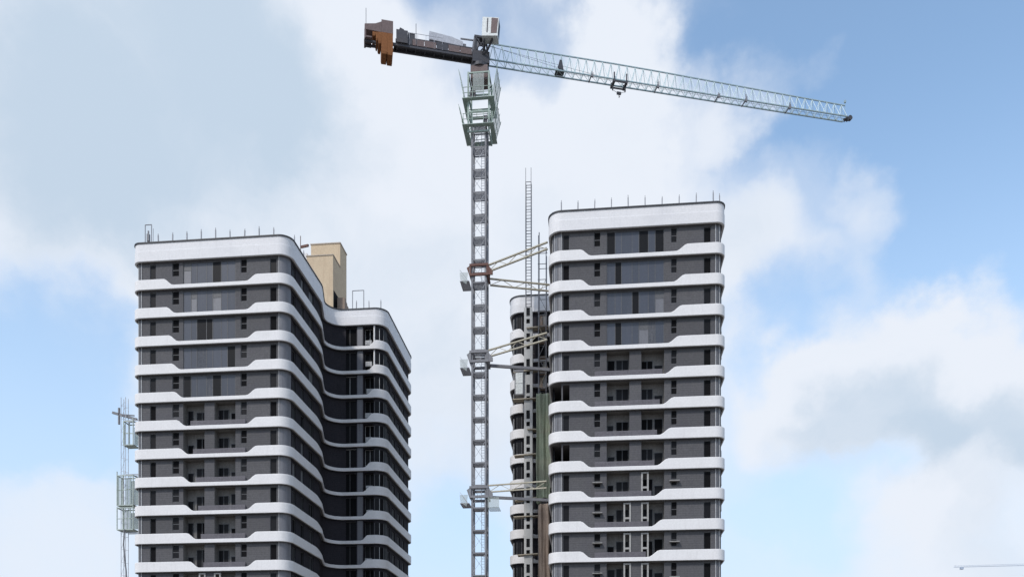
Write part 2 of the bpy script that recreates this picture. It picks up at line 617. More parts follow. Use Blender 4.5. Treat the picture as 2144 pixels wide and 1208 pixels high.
    def seg_holes(i, kind):
        a, b = lines[i]
        if i == 0:
            return front_holes(kind)
        if i == 1:
            return [(v0 - a.y, v1 - a.y, .5, 2.95, .2) for v0, v1 in SIDE_H]
        if i == 9:
            return [(a.y - v1, a.y - v0, .5, 2.95, .2) for v0, v1 in SIDE_H]
        if i == 3 and side == 'left':
            return [(u0 - a.x, u1 - a.x, .4, 3.0, .35 + .5 * j) for j, (u0, u1) in enumerate(WINGF)]
        if i == 7 and side == 'right':
            return [(-W - u1 - a.x, -W - u0 - a.x, .4, 3.0, .35 + .5 * j) for j, (u0, u1) in enumerate(WINGF)]
        if i == 4:
            return [(v0 - a.y, v1 - a.y, .9, 2.7, .2) for v0, v1 in WINGS]
        if i == 6:
            return [(a.y - v1, a.y - v0, .9, 2.7, .2) for v0, v1 in WINGS]
        return []

    CG_I = 4 if side == 'left' else 7          # broad wing's open-balcony corner, its shade painted as dark panes
    wall_me = {}
    for kind in ('glazed', 'open', 'plain'):
        # runs of wall between the corner pieces: each run is a part
        runs = [MB()]
        for i in range(len(poly)):
            if i in (0, 1, CG_I):
                if runs[-1].v:
                    runs.append(MB())
            if not (i in (0, 1, CG_I) and kind != 'plain'):
                for p, q in zip(arcs[i][:-1], arcs[i][1:]):
                    runs[-1].add([(*p, z0), (*q, z0), (*q, z1), (*p, z1)], [(0, 1, 2, 3)], 1)
            a, b = lines[i]
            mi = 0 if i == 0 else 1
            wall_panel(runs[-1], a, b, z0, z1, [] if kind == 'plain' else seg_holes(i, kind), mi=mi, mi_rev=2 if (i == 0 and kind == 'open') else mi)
        wall_me[kind] = [m_.mesh("wall", ['wall', 'wall_shade', 'concrete']) for m_ in runs if m_.v]
    corner_me = []
    for i in (0, 1):
        mb = MB()
        pts = arcs[i]
        for j, (p, q) in enumerate(zip(pts[:-1], pts[1:])):
            mb.add([(*p, z0), (*q, z0), (*q, z1), (*p, z1)], [(0, 1, 2, 3)], 0)
        for j in (range(0, len(pts), 3) if not (side == 'left' and i == 1) else (0,)):
            p = pts[j]
            d = (pts[min(j + 1, len(pts) - 1)] - pts[max(0, j - 1)]).normalized()
            nn = Vector((d.y, -d.x)) * .04
            mb.bar((*(p + nn * .6), z0), (*(p + nn * .6), z1), .06, .06, mi=1 if j % 2 else 2)
        corner_me.append(mb.mesh("corner_panel", ['corner', 'frame', 'light_frame']))

    cgm = MB()
    pts = arcs[CG_I]
    for (p, q) in zip(pts[:-1], pts[1:]):
        cgm.add([(*p, .9), (*q, .9), (*q, 2.75), (*p, 2.75)], [(0, 1, 2, 3)], 0)
        cgm.add([(*p, z0), (*q, z0), (*q, .9), (*p, .9)], [(0, 1, 2, 3)], 2)
        cgm.add([(*p, 2.75), (*q, 2.75), (*q, z1), (*p, z1)], [(0, 1, 2, 3)], 2)
    for j in range(0, len(pts), 4):
        d = (pts[min(j + 1, len(pts) - 1)] - pts[max(0, j - 1)]).normalized()
        pj = pts[j] + Vector((d.y, -d.x)) * .03
        cgm.bar((*pj, .9), (*pj, 2.75), .06, .06, mi=1 if j == 4 else 3)
    corner_dark_me = cgm.mesh("corner_dark_bay", ['dark_glass', 'light_frame', 'wall_shade', 'frame'])
    # glazed screen across both bays on the upper floors
    gw = BAY2[1] - BAY1[0]
    scr = MB()
    ncell = 7
    t = .06
    cellw = [1.0, .75, 1.25, .8, 1.1, .8, 1.05]
    tot = sum(cellw)
    xs = [0]
    for c_ in cellw:
        xs.append(xs[-1] + c_ / tot * gw)
    gh = 2.58
    for x in xs[1:-1]:
        scr.box(x - t / 2, x + t / 2, 0, .07, t, gh - t)
    scr.box(0, gw, 0, .07, 0, t)
    scr.box(0, gw, 0, .07, gh - t, gh)
    scr.box(0, t, .002, .068, t, gh - t)
    scr.box(gw - t, gw, .002, .068, t, gh - t)
    scr_me = scr.mesh("glazed_screen", 'frame')
    pane_me = []
    for x0, x1 in zip(xs[:-1], xs[1:]):
        p = MB()
        p.box(x0 + .03, x1 - .03, .025, .05, t, gh - t)
        p2 = MB()
        p2.box(x0 + .03, x1 - .03, .025, .05, t, gh * .66)
        p2.box(x0 + .03, x1 - .03, .0, .05, gh * .66 + .002, gh * .66 + .05, 1)
        p2.box(x0 + .03, x1 - .03, .025, .05, gh * .66 + .052, gh - t, 1)
        pane_me.append([p.mesh("pane", 'glass'), p.mesh("pane", 'dark_glass'), p.mesh("pane", 'curtain'), p2.mesh("pane", ['corner', 'frame'])])

    # open balcony pieces
    bw = BAY1[1] - BAY1[0]
    back = MB()
    back.box(0, bw, 0, .1, .33, 3.12)
    back_me = back.mesh("balcony_back_wall", 'concrete')
    ledge = MB()
    ledge.box(-.16, .86, -.42, .12, 0, .07)
    ledge_me = ledge.mesh("window_ledge", 'pale_conc')
    surround = MB()
    for x0, x1, zz0, zz1 in ((0, .17, .1, 2.65), (.61, .78, .1, 2.65), (.17, .61, .95, 1.15), (.17, .61, 2.5, 2.65)):
        surround.box(x0, x1, 0, .22, zz0, zz1)
    surround_me = surround.mesh("window_surround", 'pale_conc')

    pm_ = MB(); pm_.box(0, .72, 0, .049, .31, 3.1)
    pier_me = pm_.mesh("pier_panel", 'corner')
    pm_ = MB()
    pm_.box(0, .85, 0, .32, 0, .62)
    pm_.box(.06, .56, -.03, 0, .06, .56)
    for zz in (.14, .24, .34, .44):
        pm_.box(.06, .56, -.045, -.031, zz, zz + .03)
    unit_me = pm_.mesh("outdoor_unit", ['light_frame'])
    pm_ = MB(); pm_.tube([(0, 0, .31), (0, 0, 3.1)], .11, 10)
    col_me = pm_.mesh("corner_column", 'white', smooth=40)
    gl_max = 4 if side == 'right' else 5
    last_detail = 13
    for k in range(1, N_FLOORS + 1):
        zb = Z_TOP - STOREY * k
        put("balcony_band", band(k), root, (0, 0, zb))
        put("floor_slab", slab_me, root, (0, 0, zb))
        kind = 'plain' if k > last_detail else ('glazed' if k <= gl_max else 'open')
        for w_ in wall_me[kind]:
            put("wall", w_, root, (0, 0, zb))
        if kind == 'plain':
            continue
        rnd = random.Random(k * 31 + (5 if side == 'left' else 0))
        put("corner_dark_bay", corner_dark_me, root, (0, 0, zb))
        for ci in (0, 1):
            if ci == 0 and side == 'right' and k in (6, 8):
                continue                      # glazing of this corner is still missing
            put("corner_panel", corner_me[ci], root, (0, 0, zb))
        dep = Vector((0, .075))
        for (x0, x1), (h0, h1), sp in ((A, tall, ''), (B, small, 'h'), (C, small, 'h'), (D_, tall, '')):
            if side == 'right' and k in (6, 8) and x0 == A[0]:
                continue
            q = Vector((x0, a0.y)) + dep
            pm = 'dark_glass' if sp == 'h' else rnd.choice(['dark_glass', 'black', 'dark_glass', 'black'])
            if sp == 'h' and rnd.random() < .6:
                pm = 'black'
            add_window(root, q, 0, x1 - x0, h1 - h0, sp, zb + h0, pm)
            if sp == 'h' and k >= 8 and rnd.random() < .55 and side == 'right' or (sp == 'h' and k in (9, 11, 12) and side == 'right'):
                put("window_ledge", ledge_me, root, (x0, a0.y, zb + (1.95 if rnd.random() < .5 else 1.47)))
        if kind == 'glazed':
            s_ = put("glazed_screen", scr_me, root, (BAY1[0], a0.y + .06, zb + .42))
            for pi, pms in enumerate(pane_me):
                wgt = rnd.random()
                put("pane", pms[0 if wgt < .66 else (1 if wgt < .80 else (2 if wgt < .86 else 3))], s_)
        else:
            for bi, bay in enumerate((BAY1, BAY2)):
                put("balcony_back_wall", back_me, root, (bay[0], a0.y + 1.0, zb))
                yb = a0.y + 1.0 - .075
                w1 = rnd.choice([.66, .72, .8])
                if bi == 0:
                    spans = [(.08, .08 + w1, .36, rnd.choice([1.6, 1.75, 2.3])), (bw - 1.38, bw - .06, .36, rnd.choice([2.1, 2.3, 2.4]))]
                else:
                    spans = [(.05, 1.25, .36, rnd.choice([2.1, 2.3])), (bw - .98, bw - .08, rnd.choice([.36, .36, .8]), rnd.choice([1.6, 1.9, 2.3]))]
                for (x0, x1, h0, h1) in spans:
                    add_window(root, Vector((bay[0] + x0, yb)), 0, x1 - x0, h1 - h0 + .25, 'v' if x1 - x0 > 1.1 else '', zb + h0,
                               rnd.choice(['dark_glass', 'dark_glass', 'black']), 'frame', name="balcony_door")
            # slatted railing behind the low part of the band
            if side == 'left':
                ra, rb = -13.0 + .3 * (k - 1), -5.2
            else:
                ra, rb = -13.4, -5.3 - .285 * (k - 1)
            rl = MB()
            for zz in (.44, .56, .68, .80, .92):
                rl.box(ra, rb, 0, .03, zz, zz + .095)
            nposts = int((rb - ra) / 1.3)
            for j in range(nposts + 1):
                x = ra + (rb - ra) * j / nposts
                rl.box(x - .025, x + .025, .031, .07, .3, 1.03)
            put("railing", rl.mesh("railing", 'rail'), root, (0, .22, zb))
            if (side == 'right' and k >= 9) or (side == 'left' and k >= 12):
                for x in (BAY1[1] - .62, BAY2[0] - .02):
                    if k == 9 and x < cu:
                        continue
                    put("window_surround", surround_me, root, (x, a0.y - .1, zb + .36))
        # long sides
        for v0, v1 in SIDE_H:
            pm = rnd.choice(['dark_glass', 'black', 'dark_glass', 'frame'])
            if side == 'left':
                q = Vector((lines[1][0].x - .1, v0))
                add_window(root, q, math.pi / 2, v1 - v0, 2.45, 'v' if v1 - v0 > 1.2 else '', zb + .5, pm)
            else:
                q = Vector((lines[9][0].x + .1, v1))
                add_window(root, q, -math.pi / 2, v1 - v0, 2.45, 'v' if v1 - v0 > 1.2 else '', zb + .5, pm)
        for wi, (u0, u1) in enumerate(WINGF):
            pm = rnd.choice(['dark_glass', 'black', 'dark_glass'])
            if side == 'left':
                q = Vector((u0, lines[3][0].y + .2 + .5 * wi))
                add_window(root, q, 0, u1 - u0, 2.6, 'v' if u1 - u0 > 1.2 else 'h', zb + .4, pm, 'frame' if rnd.random() < .7 else 'light_frame')
            else:
                q = Vector((-W - u1, lines[7][0].y + .2 + .5 * wi))
                add_window(root, q, 0, u1 - u0, 2.6, 'v' if u1 - u0 > 1.2 else 'h', zb + .4, pm)
        if side == 'left':
            yf = lines[3][0].y
            put("pier_panel", pier_me, root, (2.5, yf - .05, zb))
            if rnd.random() < .8:
                put("outdoor_unit", unit_me, root, (WINGF[1][0] + rnd.uniform(.1, .4), yf + .2, zb + rnd.choice([.75, .75, 1.15])))
            if k in (1, 2, 12):
                put("corner_column", col_me, root, (WINGF[1][1] + .12, yf - .06, zb))
        for v0, v1 in WINGS:
            if side == 'left':
                add_window(root, Vector((lines[4][0].x - .1, v0)), math.pi / 2, v1 - v0, 1.8, 'v', zb + .9, 'dark_glass')
    # plinth down to the ground
    pl = MB()
    pp = off(.30)
    pl.add([(*p, 0) for p in pp] + [(*p, Z_TOP - STOREY * N_FLOORS + .04) for p in pp], [(i, (i + 1) % n, n + (i + 1) % n, n + i) for i in range(n)])
    put("plinth", pl.mesh("plinth", 'concrete'), root)
    return root


LAY_L = ((-16.35, -15.65), (-13.73, -12.93), (-12.46, -9.98), (-8.82, -6.40), (-5.79, -5.07), (-2.42, -1.65))
LAY_R = ((-16.75, -16.05), (-13.49, -12.80), (-12.17, -9.81), (-8.59, -6.23), (-5.54, -4.91), (-2.20, -1.45))
rods_l = [(-15.3 + 1.67 * i, .30) for i in range(9)] + [(-.30, 2.2), (-.30, 5.2)] + [(2.4, 17.4), (4.1, 17.4), (5.6, 17.6)]
rods_r = [(-16.9 + 1.74 * i, .30) for i in range(10)] + [(-.5, .9)] + [(-17.9, 2.0)]
tower_l = build_tower('left', (-24.37, 91.7), 18.33, 6.40, 2.3,
                      "tower with white curved balcony bands and a beige block rising on its roof", LAY_L, rods_l)
tower_r = build_tower('right', (21.97, 85.8), 18.30, 2.3, 5.90,
                      "tower with white curved balcony bands tied to the crane mast, flat parapet on top", LAY_R, rods_r)

# beige lift house on the left tower's roof
rf = Z_TOP + .3
lh = MB()
lh.box(-5.9, -2.2, 22.0, 25.2, rf, 64.5)
lh_o = put("roof_house", lh.mesh("roof_house", 'beige'), tower_l)
lh2 = MB()
lh2.box(-6.4, -2.2, 25.2, 28.2, rf, 67.9)
put("tank_house", lh2.mesh("tank_house", 'beige'), tower_l)
c1 = MB()
c1.box(-5.98, -2.12, 21.92, 25.19, 64.5, 64.62)
put("coping", c1.mesh("coping", 'beige_grey'), lh_o)
c2 = MB()
c2.box(-6.48, -2.12, 25.12, 28.28, 67.9, 68.05)
put("roof_house_coping", c2.mesh("roof_house_coping", 'beige_grey'), tower_l)
sdo = MB()
sdo.box(-9.2, -6.41, 23.6, 28.0, rf, 65.9)
put("stair_house", sdo.mesh("stair_house", 'white'), tower_l)
op = MB()
op.box(-2.2, -2.19, 22.25, 25.0, rf + .3, 59.9)  # thin black sheet on the wall, painting the dark inside of an opening
put("opening_dark_sheet", op.mesh("opening_dark_sheet", 'black'), lh_o)
st = MB()
for i in range(7):
    st.box(-2.05, -1.0, 23.4 + i * .62, 24.0 + i * .62, rf, 59.4 - i * .26)
put("roof_stair", st.mesh("roof_stair", 'brown'), tower_l)
br = MB()
br.bar((-6.9, 22.6, 66.2), (-5.6, 21.8, 65.9), .22, .3)
br.tube([(-6.9, 22.4, 66.2), (-6.9, 22.4, 67.6)], .05)
br.tube([(-6.9, 22.4, 66.2), (-6.9, 22.4, rf)], .05)
put("roof_bracket", br.mesh("roof_bracket", 'rust'), tower_l)


# frames standing on the roofs
def roof_frame(loc, w, hgt, label, extra):
    t = thing("hoist_frame" if extra else "pipe_frame", label, "frame", loc, TH)
    for x in (0, w):
        p = MB(); p.tube([(x, 0, 0), (x, 0, hgt)], .055)
        put("post", p.mesh("post", 'rod'), t)
    p = MB(); p.tube([(-.02, 0, hgt), (w + .02, 0, hgt)], .05)
    put("crossbar", p.mesh("crossbar", 'rod'), t)
    if extra:
        p = MB()
        p.box(.22, .50, -.1, .18, .5, 1.3)
        p.box(.30, .42, -.03, .10, 1.3, 1.7)
        put("winch", p.mesh("winch", 'steel'), t)
        p = MB(); p.tube([(w + .2, 0, 0), (w + .2, 0, 1.9)], .03)
        put("pole", p.mesh("pole", 'rod'), t)
        p = MB(); p.box(-.3, w + .4, -.3, .5, -1.8, 0)
        put("base", p.mesh("base", 'concrete'), t)
    else:
        p = MB(); p.box(-.15, w + .15, -.3, .3, -1.8, 0)
        put("base", p.mesh("base", 'concrete'), t)
    return t


roof_frame((-41.25, 94.0, Z_TOP + 2.1), .75, 2.35, "thin steel hoist frame with a winch at the far end of the tall roof parapet", True)
roof_frame((-20.85, 109.3, Z_TOP + 2.1), 1.5, 2.75, "pale pipe frame standing on the lower-looking rear roof beside the beige block", False)

# ------------------------------------------------------------------ tower crane
MX, MY = -3.58, 93.6
MW = 1.55
SEC = 2.5
crane = thing("tower_crane", "flat-top tower crane with pale blue jib and rust-brown counterweight between the towers", "crane", (MX, MY, 0), TH)
hw = MW / 2
leg = MB(); leg.box(-.095, .095, -.095, .095, 0, SEC - .03)
leg_me = leg.mesh("leg", 'steel')
ring = MB()
for zz, tk in ((SEC - .10, .10),):
    ring.bar((-hw, -hw, zz), (hw, -hw, zz), tk, .14)
    ring.bar((-hw, hw, zz), (hw, hw, zz), tk, .14)
    ring.bar((-hw, -hw, zz), (-hw, hw, zz), tk, .137)
    ring.bar((hw, -hw, zz), (hw, hw, zz), tk, .137)
ring_me = ring.mesh("mast_section", 'steel')
dia = []
for a, b in (((-hw, -hw), (hw, -hw)), ((hw, -hw), (hw, hw)), ((hw, hw), (-hw, hw)), ((-hw, hw), (-hw, -hw))):
    d = MB(); d.bar((*a, .1), (*b, SEC - .15), .03)
    dia.append(d.mesh("diagonal_brace", 'galv'))
plat = MB()
for i in range(9):
    x = -hw + .12 + i * (MW - .24) / 9
    plat.box(x, x + .125, -hw + .1, hw - .35, SEC - .2, SEC - .16)
plat_me = plat.mesh("landing_platform", 'galv')
lad = MB()
for x in (.1, .45):
    lad.box(x - .02, x + .02, .45, .49, 0, SEC)
for i in range(8):
    lad.box(.12, .43, .455, .485, .15 + i * .3, .18 + i * .3)
lad_me = lad.mesh("ladder", 'galv')
Z_MAST = 67.5
for i in range(27):
    s = put("mast_section", ring_me, crane, (0, 0, i * SEC))
    for x in (-hw, hw):
        for y in (-hw, hw):
            put("leg", leg_me, s, (x, y, 0))
    for d in dia:
        put("diagonal_brace", d, s)
    put("landing_platform", plat_me, s)
    put("ladder", lad_me, s)

# climbing frame and baskets round the mast top
cl = MB()
cw = 1.15
for x in (-cw, cw):
    for y in (-cw, cw):
        cl.box(x - .09, x + .09, y - .09, y + .09, 66.3, 73.0)
for zz in (66.4, 68.6, 70.4, 72.9):
    for s_ in (-1, 1):
        cl.bar((-cw, s_ * cw, zz), (cw, s_ * cw, zz), .14)
        cl.bar((s_ * cw, -cw, zz), (s_ * cw, cw, zz), .136)
for s_ in (-1, 1):
    cl.bar((s_ * cw, -cw, 66.4), (s_ * cw, cw, 68.6), .07)
    cl.bar((s_ * cw, -cw, 70.4), (s_ * cw, cw, 72.9), .07)
put("climbing_frame", cl.mesh("climbing_frame", 'cage'), crane)
for zz, hgt in ((66.9, 2.0), (69.8, 3.0)):
    pf = MB()
    for s_ in (-1, 1):
        pf.box(-1.75, 1.75, *sorted((s_ * 1.26, s_ * 1.75)), zz - .05, zz)
        pf.box(*sorted((s_ * 1.26, s_ * 1.75)), -1.25, 1.25, zz - .05, zz)
    pfo = put("work_platform", pf.mesh("work_platform", 'cage'), crane)
    for s_ in (-1, 1):
        pn = MB()
        # side curtain leaning outwards
        x0, x1 = s_ * 1.5, s_ * 2.05
        pn.add([(x0, -1.6, zz), (x0, 1.6, zz), (x1, 1.6, zz + hgt), (x1, -1.6, zz + hgt),
                (x0 + .03, -1.6, zz), (x0 + .03, 1.6, zz), (x1 + .03, 1.6, zz + hgt), (x1 + .03, -1.6, zz + hgt)],
               [(0, 3, 2, 1), (4, 5, 6, 7), (0, 1, 5, 4), (1, 2, 6, 5), (2, 3, 7, 6), (3, 0, 4, 7)])
        put("guard_net", pn.mesh("guard_net", 'net'), pfo)
        rr = MB()
        for y in (-1.62, -.55, .55, 1.62):
            rr.bar((x0 + s_ * .03, y, zz), (x1 + s_ * .12, y, zz + hgt + random.uniform(.0, .5)), .05)
        for f_ in (.5, 1.0):
            rr.bar((x0 + (x1 - x0) * f_ + s_ * .06, -1.65, zz + hgt * f_), (x0 + (x1 - x0) * f_ + s_ * .06, 1.65, zz + hgt * f_), .05)
        put("guard_rail", rr.mesh("guard_rail", 'cage'), pfo)
    rr = MB()
    for s_ in (-1, 1):
        for x in (-1.6, -.6, .6, 1.6):
            rr.box(x - .025, x + .025, s_ * 1.72 - .025, s_ * 1.72 + .025, zz, zz + 1.15)
        for dz in (.55, 1.15):
            rr.bar((-1.7, s_ * 1.72, zz + dz), (1.7, s_ * 1.72, zz + dz), .05)
    put("guard_rail", rr.mesh("guard_rail", 'cage'), pfo)
bxp = MB()
bxp.box(-.62, .62, -1.35, -1.30, 70.5, 72.7)
put("cage_screen", bxp.mesh("cage_screen", 'net'), crane)
bx2 = MB()
bx2.box(.55, 1.0, -1.6, -1.2, 66.95, 67.8)
bx2.box(-.9, -.3, -1.6, -1.2, 69.85, 70.6)
put("hydraulic_pump", bx2.mesh("hydraulic_pump", 'steel_dark'), crane)

# slewing unit
sl = MB()
sl.box(-.95, .95, -.8, .8, 72.4, 74.0)
put("slewing_base", sl.mesh("slewing_base", 'brown_grey'), crane)
ringm = MB()
ringm.tube([(0, 0, 74.0), (0, 0, 74.35)], 1.0, 20)
put("slewing_ring", ringm.mesh("slewing_ring", 'steel_dark'), crane)

JA = math.atan2(.2, .98) - TH          # jib direction relative to the mast
jp = put("turntable", MB().box(-.95, .95, -.8, .8, 74.35, 75.6).mesh("turntable", 'steel_dark'), crane, rz=JA)
head = MB()
for x in (-.75, .75):
    for y in (-.6, .6):
        head.bar((x, y, 75.6), (x * .75, y * .85, 77.2), .16)
head.box(-.72, .72, -.62, .62, 77.2, 77.42)
for y in (-.6, .6):
    head.bar((-.75, y, 75.6), (.6, y, 77.2), .1)
    head.bar((.75, y, 75.6), (-.6, y, 77.2), .1)
put("tower_head", head.mesh("tower_head", 'steel_dark'), crane, rz=JA)

cb = MB()
cb.prism([(.45, 76.3), (2.2, 76.15), (2.36, 78.1), (.56, 78.35)], -1.95, -.75)
cab_o = put("operator_cab", cb.mesh("operator_cab", 'cab'), crane, rz=0)
w1 = MB(); w1.prism([(1.45, 76.5), (2.10, 76.45), (2.26, 78.02), (1.55, 78.14)], -1.975, -1.952)
put("cab_window", w1.mesh("cab_window", 'brown_grey'), cab_o)
w1 = MB(); w1.prism([(.98, 76.62), (1.10, 76.6), (1.18, 78.12), (1.06, 78.14)], -1.975, -1.952)
put("cab_window", w1.mesh("cab_window", 'steel_dark'), cab_o)
w1 = MB(); w1.add([(2.235, -1.85, 76.5), (2.235, -.85, 76.5), (2.355, -.85, 78.0), (2.355, -1.85, 78.0)], [(0, 1, 2, 3)])
put("cab_window", w1.mesh("cab_window", 'dark_glass'), cab_o)
for x in (.7, 1.6):
    w1 = MB(); w1.bar((x, -1.6, 76.1), (x * .4, .3, 76.1), .16)
    w1.bar((x, -1.5, 76.05), (.3, -.5, 75.0), .12)
    put("cab_support", w1.mesh("cab_support", 'steel_dark'), cab_o)

# jib: triangular lattice in sections
JZ = 75.05
JH0, JH1, JWD = 2.15, 1.65, .95
T0, T1 = 1.0, 45.4
NS = 9
sec_len = (T1 - T0) / NS
TRUSS = 5
for i in range(NS):
    t0 = T0 + i * sec_len
    ha = JH0 + (JH1 - JH0) * max(0, (t0 - 18) / (T1 - 18))
    hb = JH0 + (JH1 - JH0) * max(0, (t0 + sec_len - 18) / (T1 - 18))
    lc = MB()
    px = sec_len / TRUSS
    hz = lambda x: ha + (hb - ha) * x / sec_len
    for j in range(TRUSS):
        x0, x1, xm = j * px, (j + 1) * px, (j + .5) * px
        for s_ in (-1, 1):
            lc.bar((x0, s_ * JWD / 2, 0), (xm, 0, hz(xm)), .05)
            lc.bar((xm, 0, hz(xm)), (x1, s_ * JWD / 2, 0), .05)
        lc.bar((x0, -JWD / 2, 0), (x0, JWD / 2, 0), .04)
        lc.bar((x0, -JWD / 2, 0), (x1, JWD / 2, 0), .03)
    so = put("jib_section", lc.mesh("jib_section", 'jib'), crane, (math.cos(JA) * t0, math.sin(JA) * t0, JZ), JA)
    for s_ in (-1, 1):
        ch = MB(); ch.bar((.01, s_ * JWD / 2, 0), (sec_len - .01, s_ * JWD / 2, 0), .12)
        put("bottom_chord", ch.mesh("bottom_chord", 'chord'), so)
    ch = MB(); ch.bar((.01, 0, ha), (sec_len - .01, 0, hb), .11)
    put("top_chord", ch.mesh("top_chord", 'chord'), so)


def on_jib(name, mb, mat, t, label=None):
    return put(name, mb.mesh(name, mat), crane, (math.cos(JA) * t, math.sin(JA) * t, JZ), JA, label)


tr = MB()
for x in (-.75, .75):
    tr.box(x - .12, x + .12, -.62, .62, -.32, -.1)
    tr.box(x - .07, x + .07, -.62, -.52, -.1, .75)
    tr.box(x - .07, x + .07, .52, .62, -.1, .3)
    tr.box(x - .05, x + .05, -.1, .1, -.9, -.32)
tr.box(-.75, .75, -.58, -.48, -.3, -.15)
tr.box(-.75, .75, .48, .58, -.3, -.15)
on_jib("trolley", tr, 'steel_dark', 16.3)
hk = MB()
for x in (-.75, .75):
    hk.tube([(x, 0, -.9), (x * .35, 0, -1.1)], .02)
hk.box(-.25, .25, -.1, .1, -1.3, -1.05)
hk.tube([(0, 0, -1.3), (0, 0, -1.45), (.1, 0, -1.53), (.08, 0, -1.62), (-.05, 0, -1.62)], .04)
on_jib("hook_block", hk, 'steel_dark', 16.3)
wn = MB()
wn.box(-.5, .5, -.42, .42, .08, .2)
wn.tube([(-.05, -.35, .45), (-.05, .35, .45)], .28, 10)
wn.prism([(-.35, .2), (.35, .2), (.15, 1.25), (-.1, 1.25)], -.46, -.38)
on_jib("trolley_winch", wn, 'steel_dark', 9.2)
for t, hgt in ((12.9, .5), (20.9, .75), (32.0, .7), (37.7, .55), (28.5, .4)):
    bk = MB()
    bk.box(-.16, .16, -JWD / 2 - .08, -JWD / 2 + .1, -.16, .12)
    bk.box(-.04, .04, -JWD / 2 - .04, -JWD / 2 + .04, .12, hgt)
    bk.box(.1, .16, -JWD / 2 - .04, -JWD / 2 + .04, .12, hgt * .7)
    bk.bar((-.1, -JWD / 2, -.1), (-.1, JWD / 2, -.1), .1)
    on_jib("pulley_bracket", bk, 'steel', t)
rp = MB()
rp.tube([(.3, .12, 2.0), (16, .12, .35)], .018, 4)
rp.tube([(.3, -.12, 1.9), (9.2, -.12, .5)], .018, 4)
rp.tube([(9.4, .2, .35), (T1, .2, .2)], .018, 4)
rp.tube([(9.4, -.2, .30), (T1, -.2, .15)], .018, 4)
on_jib("wire_rope", rp, 'steel_dark', 0)
cbl = MB()
cbl.tube([(.86, -.82, 0)] + [(.86 + .04 * math.sin(i * 1.7), -.86 - .05 * (i % 2), 2.5 * i) for i in range(1, 28)], .035, 5)
put("power_cable", cbl.mesh("power_cable", 'cap'), crane)
tp = MB()
tp.bar((-.3, 0, -.05), (.55, 0, .12), .16)
tp.tube([(.55, -.18, .2), (.55, .18, .2)], .28, 10)
tp.tube([(.2, -.15, .0), (.2, .15, .0)], .2, 10)
tp.box(-.05, .05, -.4, .4, -.1, .15)
on_jib("tip_pulley", tp, 'steel_dark', T1 + .1)
lm = MB()
lm.tube([(0, 0, 0), (0, 0, 2.4)], .03)
lm.box(-.1, .1, -.1, .1, 2.0, 2.25)
on_jib("tip_mast", lm, 'chord', T1)

# counter-jib
CL = 12.7
GY = .42
cj = MB()
for s_ in (-1, 1):
    y = s_ * GY
    cj.bar((-.9, y, 0), (-9.7, y, 0), .2, .26)
    cj.bar((-.9, y, .95), (-9.2, y, .90), .12, .12)
    for j in range(8):
        x = -.9 - j * 1.05
        cj.bar((x, y, .05), (x - 1.05, y, .9), .07)
        cj.bar((x, y, .05), (x, y, .93), .08)
    cj.bar((-9.71, s_ * .3, 0), (-CL, s_ * .3, 0), .2, .2)
for j in range(9):
    x = -1.0 - j * 1.03
    cj.bar((x, -GY + .1, 0), (x, GY - .1, 0), .12)
cj.box(-9.6, -.9, -GY + .02, GY - .02, .135, .17)
put("counter_jib", cj.mesh("counter_jib", 'steel_dark'), crane, (0, 0, JZ), JA)
for j in range(6):
    pnl = MB()
    x0 = -8.9 + j * 1.32
    pnl.box(x0, x0 + 1.27, -GY - .15, -GY - .12, .14, .82 - .03 * (j % 2))
    put("side_panel", pnl.mesh("side_panel", 'brown_grey' if j % 3 else 'steel_dark'), crane, (0, 0, JZ), JA)
rl = MB()
for s_ in (-1, 1):
    for j in range(6):
        x = -4.3 - j * .9
        rl.box(x - .02, x + .02, s_ * .55 - .02, s_ * .55 + .02, .1, 1.45)
    rl.bar((-4.2, s_ * .55, 1.45), (-8.9, s_ * .55, 1.45), .035)
put("handrail", rl.mesh("handrail", 'galv'), crane, (0, 0, JZ), JA)
eb = MB()
eb.prism([(-5.7, 1.30), (-1.95, 1.12), (-1.95, 1.62), (-3.3, 1.98), (-5.7, 2.2)], -.30, .35)
put("equipment_cover", eb.mesh("equipment_cover", 'galv'), crane, (0, 0, JZ), JA)
eb = MB()
eb.box(-2.0, -1.6, -.2, .25, 1.1, 1.5)
eb.bar((-2.2, 0, 2.15), (-.6, 0, 2.2), .12)
eb.prism([(-1.0, .4), (-.35, .4), (-.15, 2.2), (-.75, 2.3)], -.5, .5)
put("tie_bracket", eb.mesh("tie_bracket", 'steel'), crane, (0, 0, JZ), JA)
ww = MB()
ww.tube([(-8.7, -.55, .95), (-8.7, .55, .95)], .52, 12)
ww.box(-9.35, -8.1, -.7, -.6, .15, 1.5)
ww.box(-9.35, -8.1, .6, .7, .15, 1.5)
ww.box(-8.05, -7.3, -.5, .5, .2, 1.45)
ww.prism([(-9.2, 1.5), (-8.2, 1.5), (-8.5, 2.0), (-8.9, 2.15)], -.2, .2)
put("hoist_winch", ww.mesh("hoist_winch", 'steel_dark'), crane, (0, 0, JZ), JA)
ml = MB(); ml.tube([(-7.2, -.6, .2), (-7.2, -.6, 2.5)], .035)
put("signal_mast", ml.mesh("signal_mast", 'steel'), crane, (0, 0, JZ), JA)
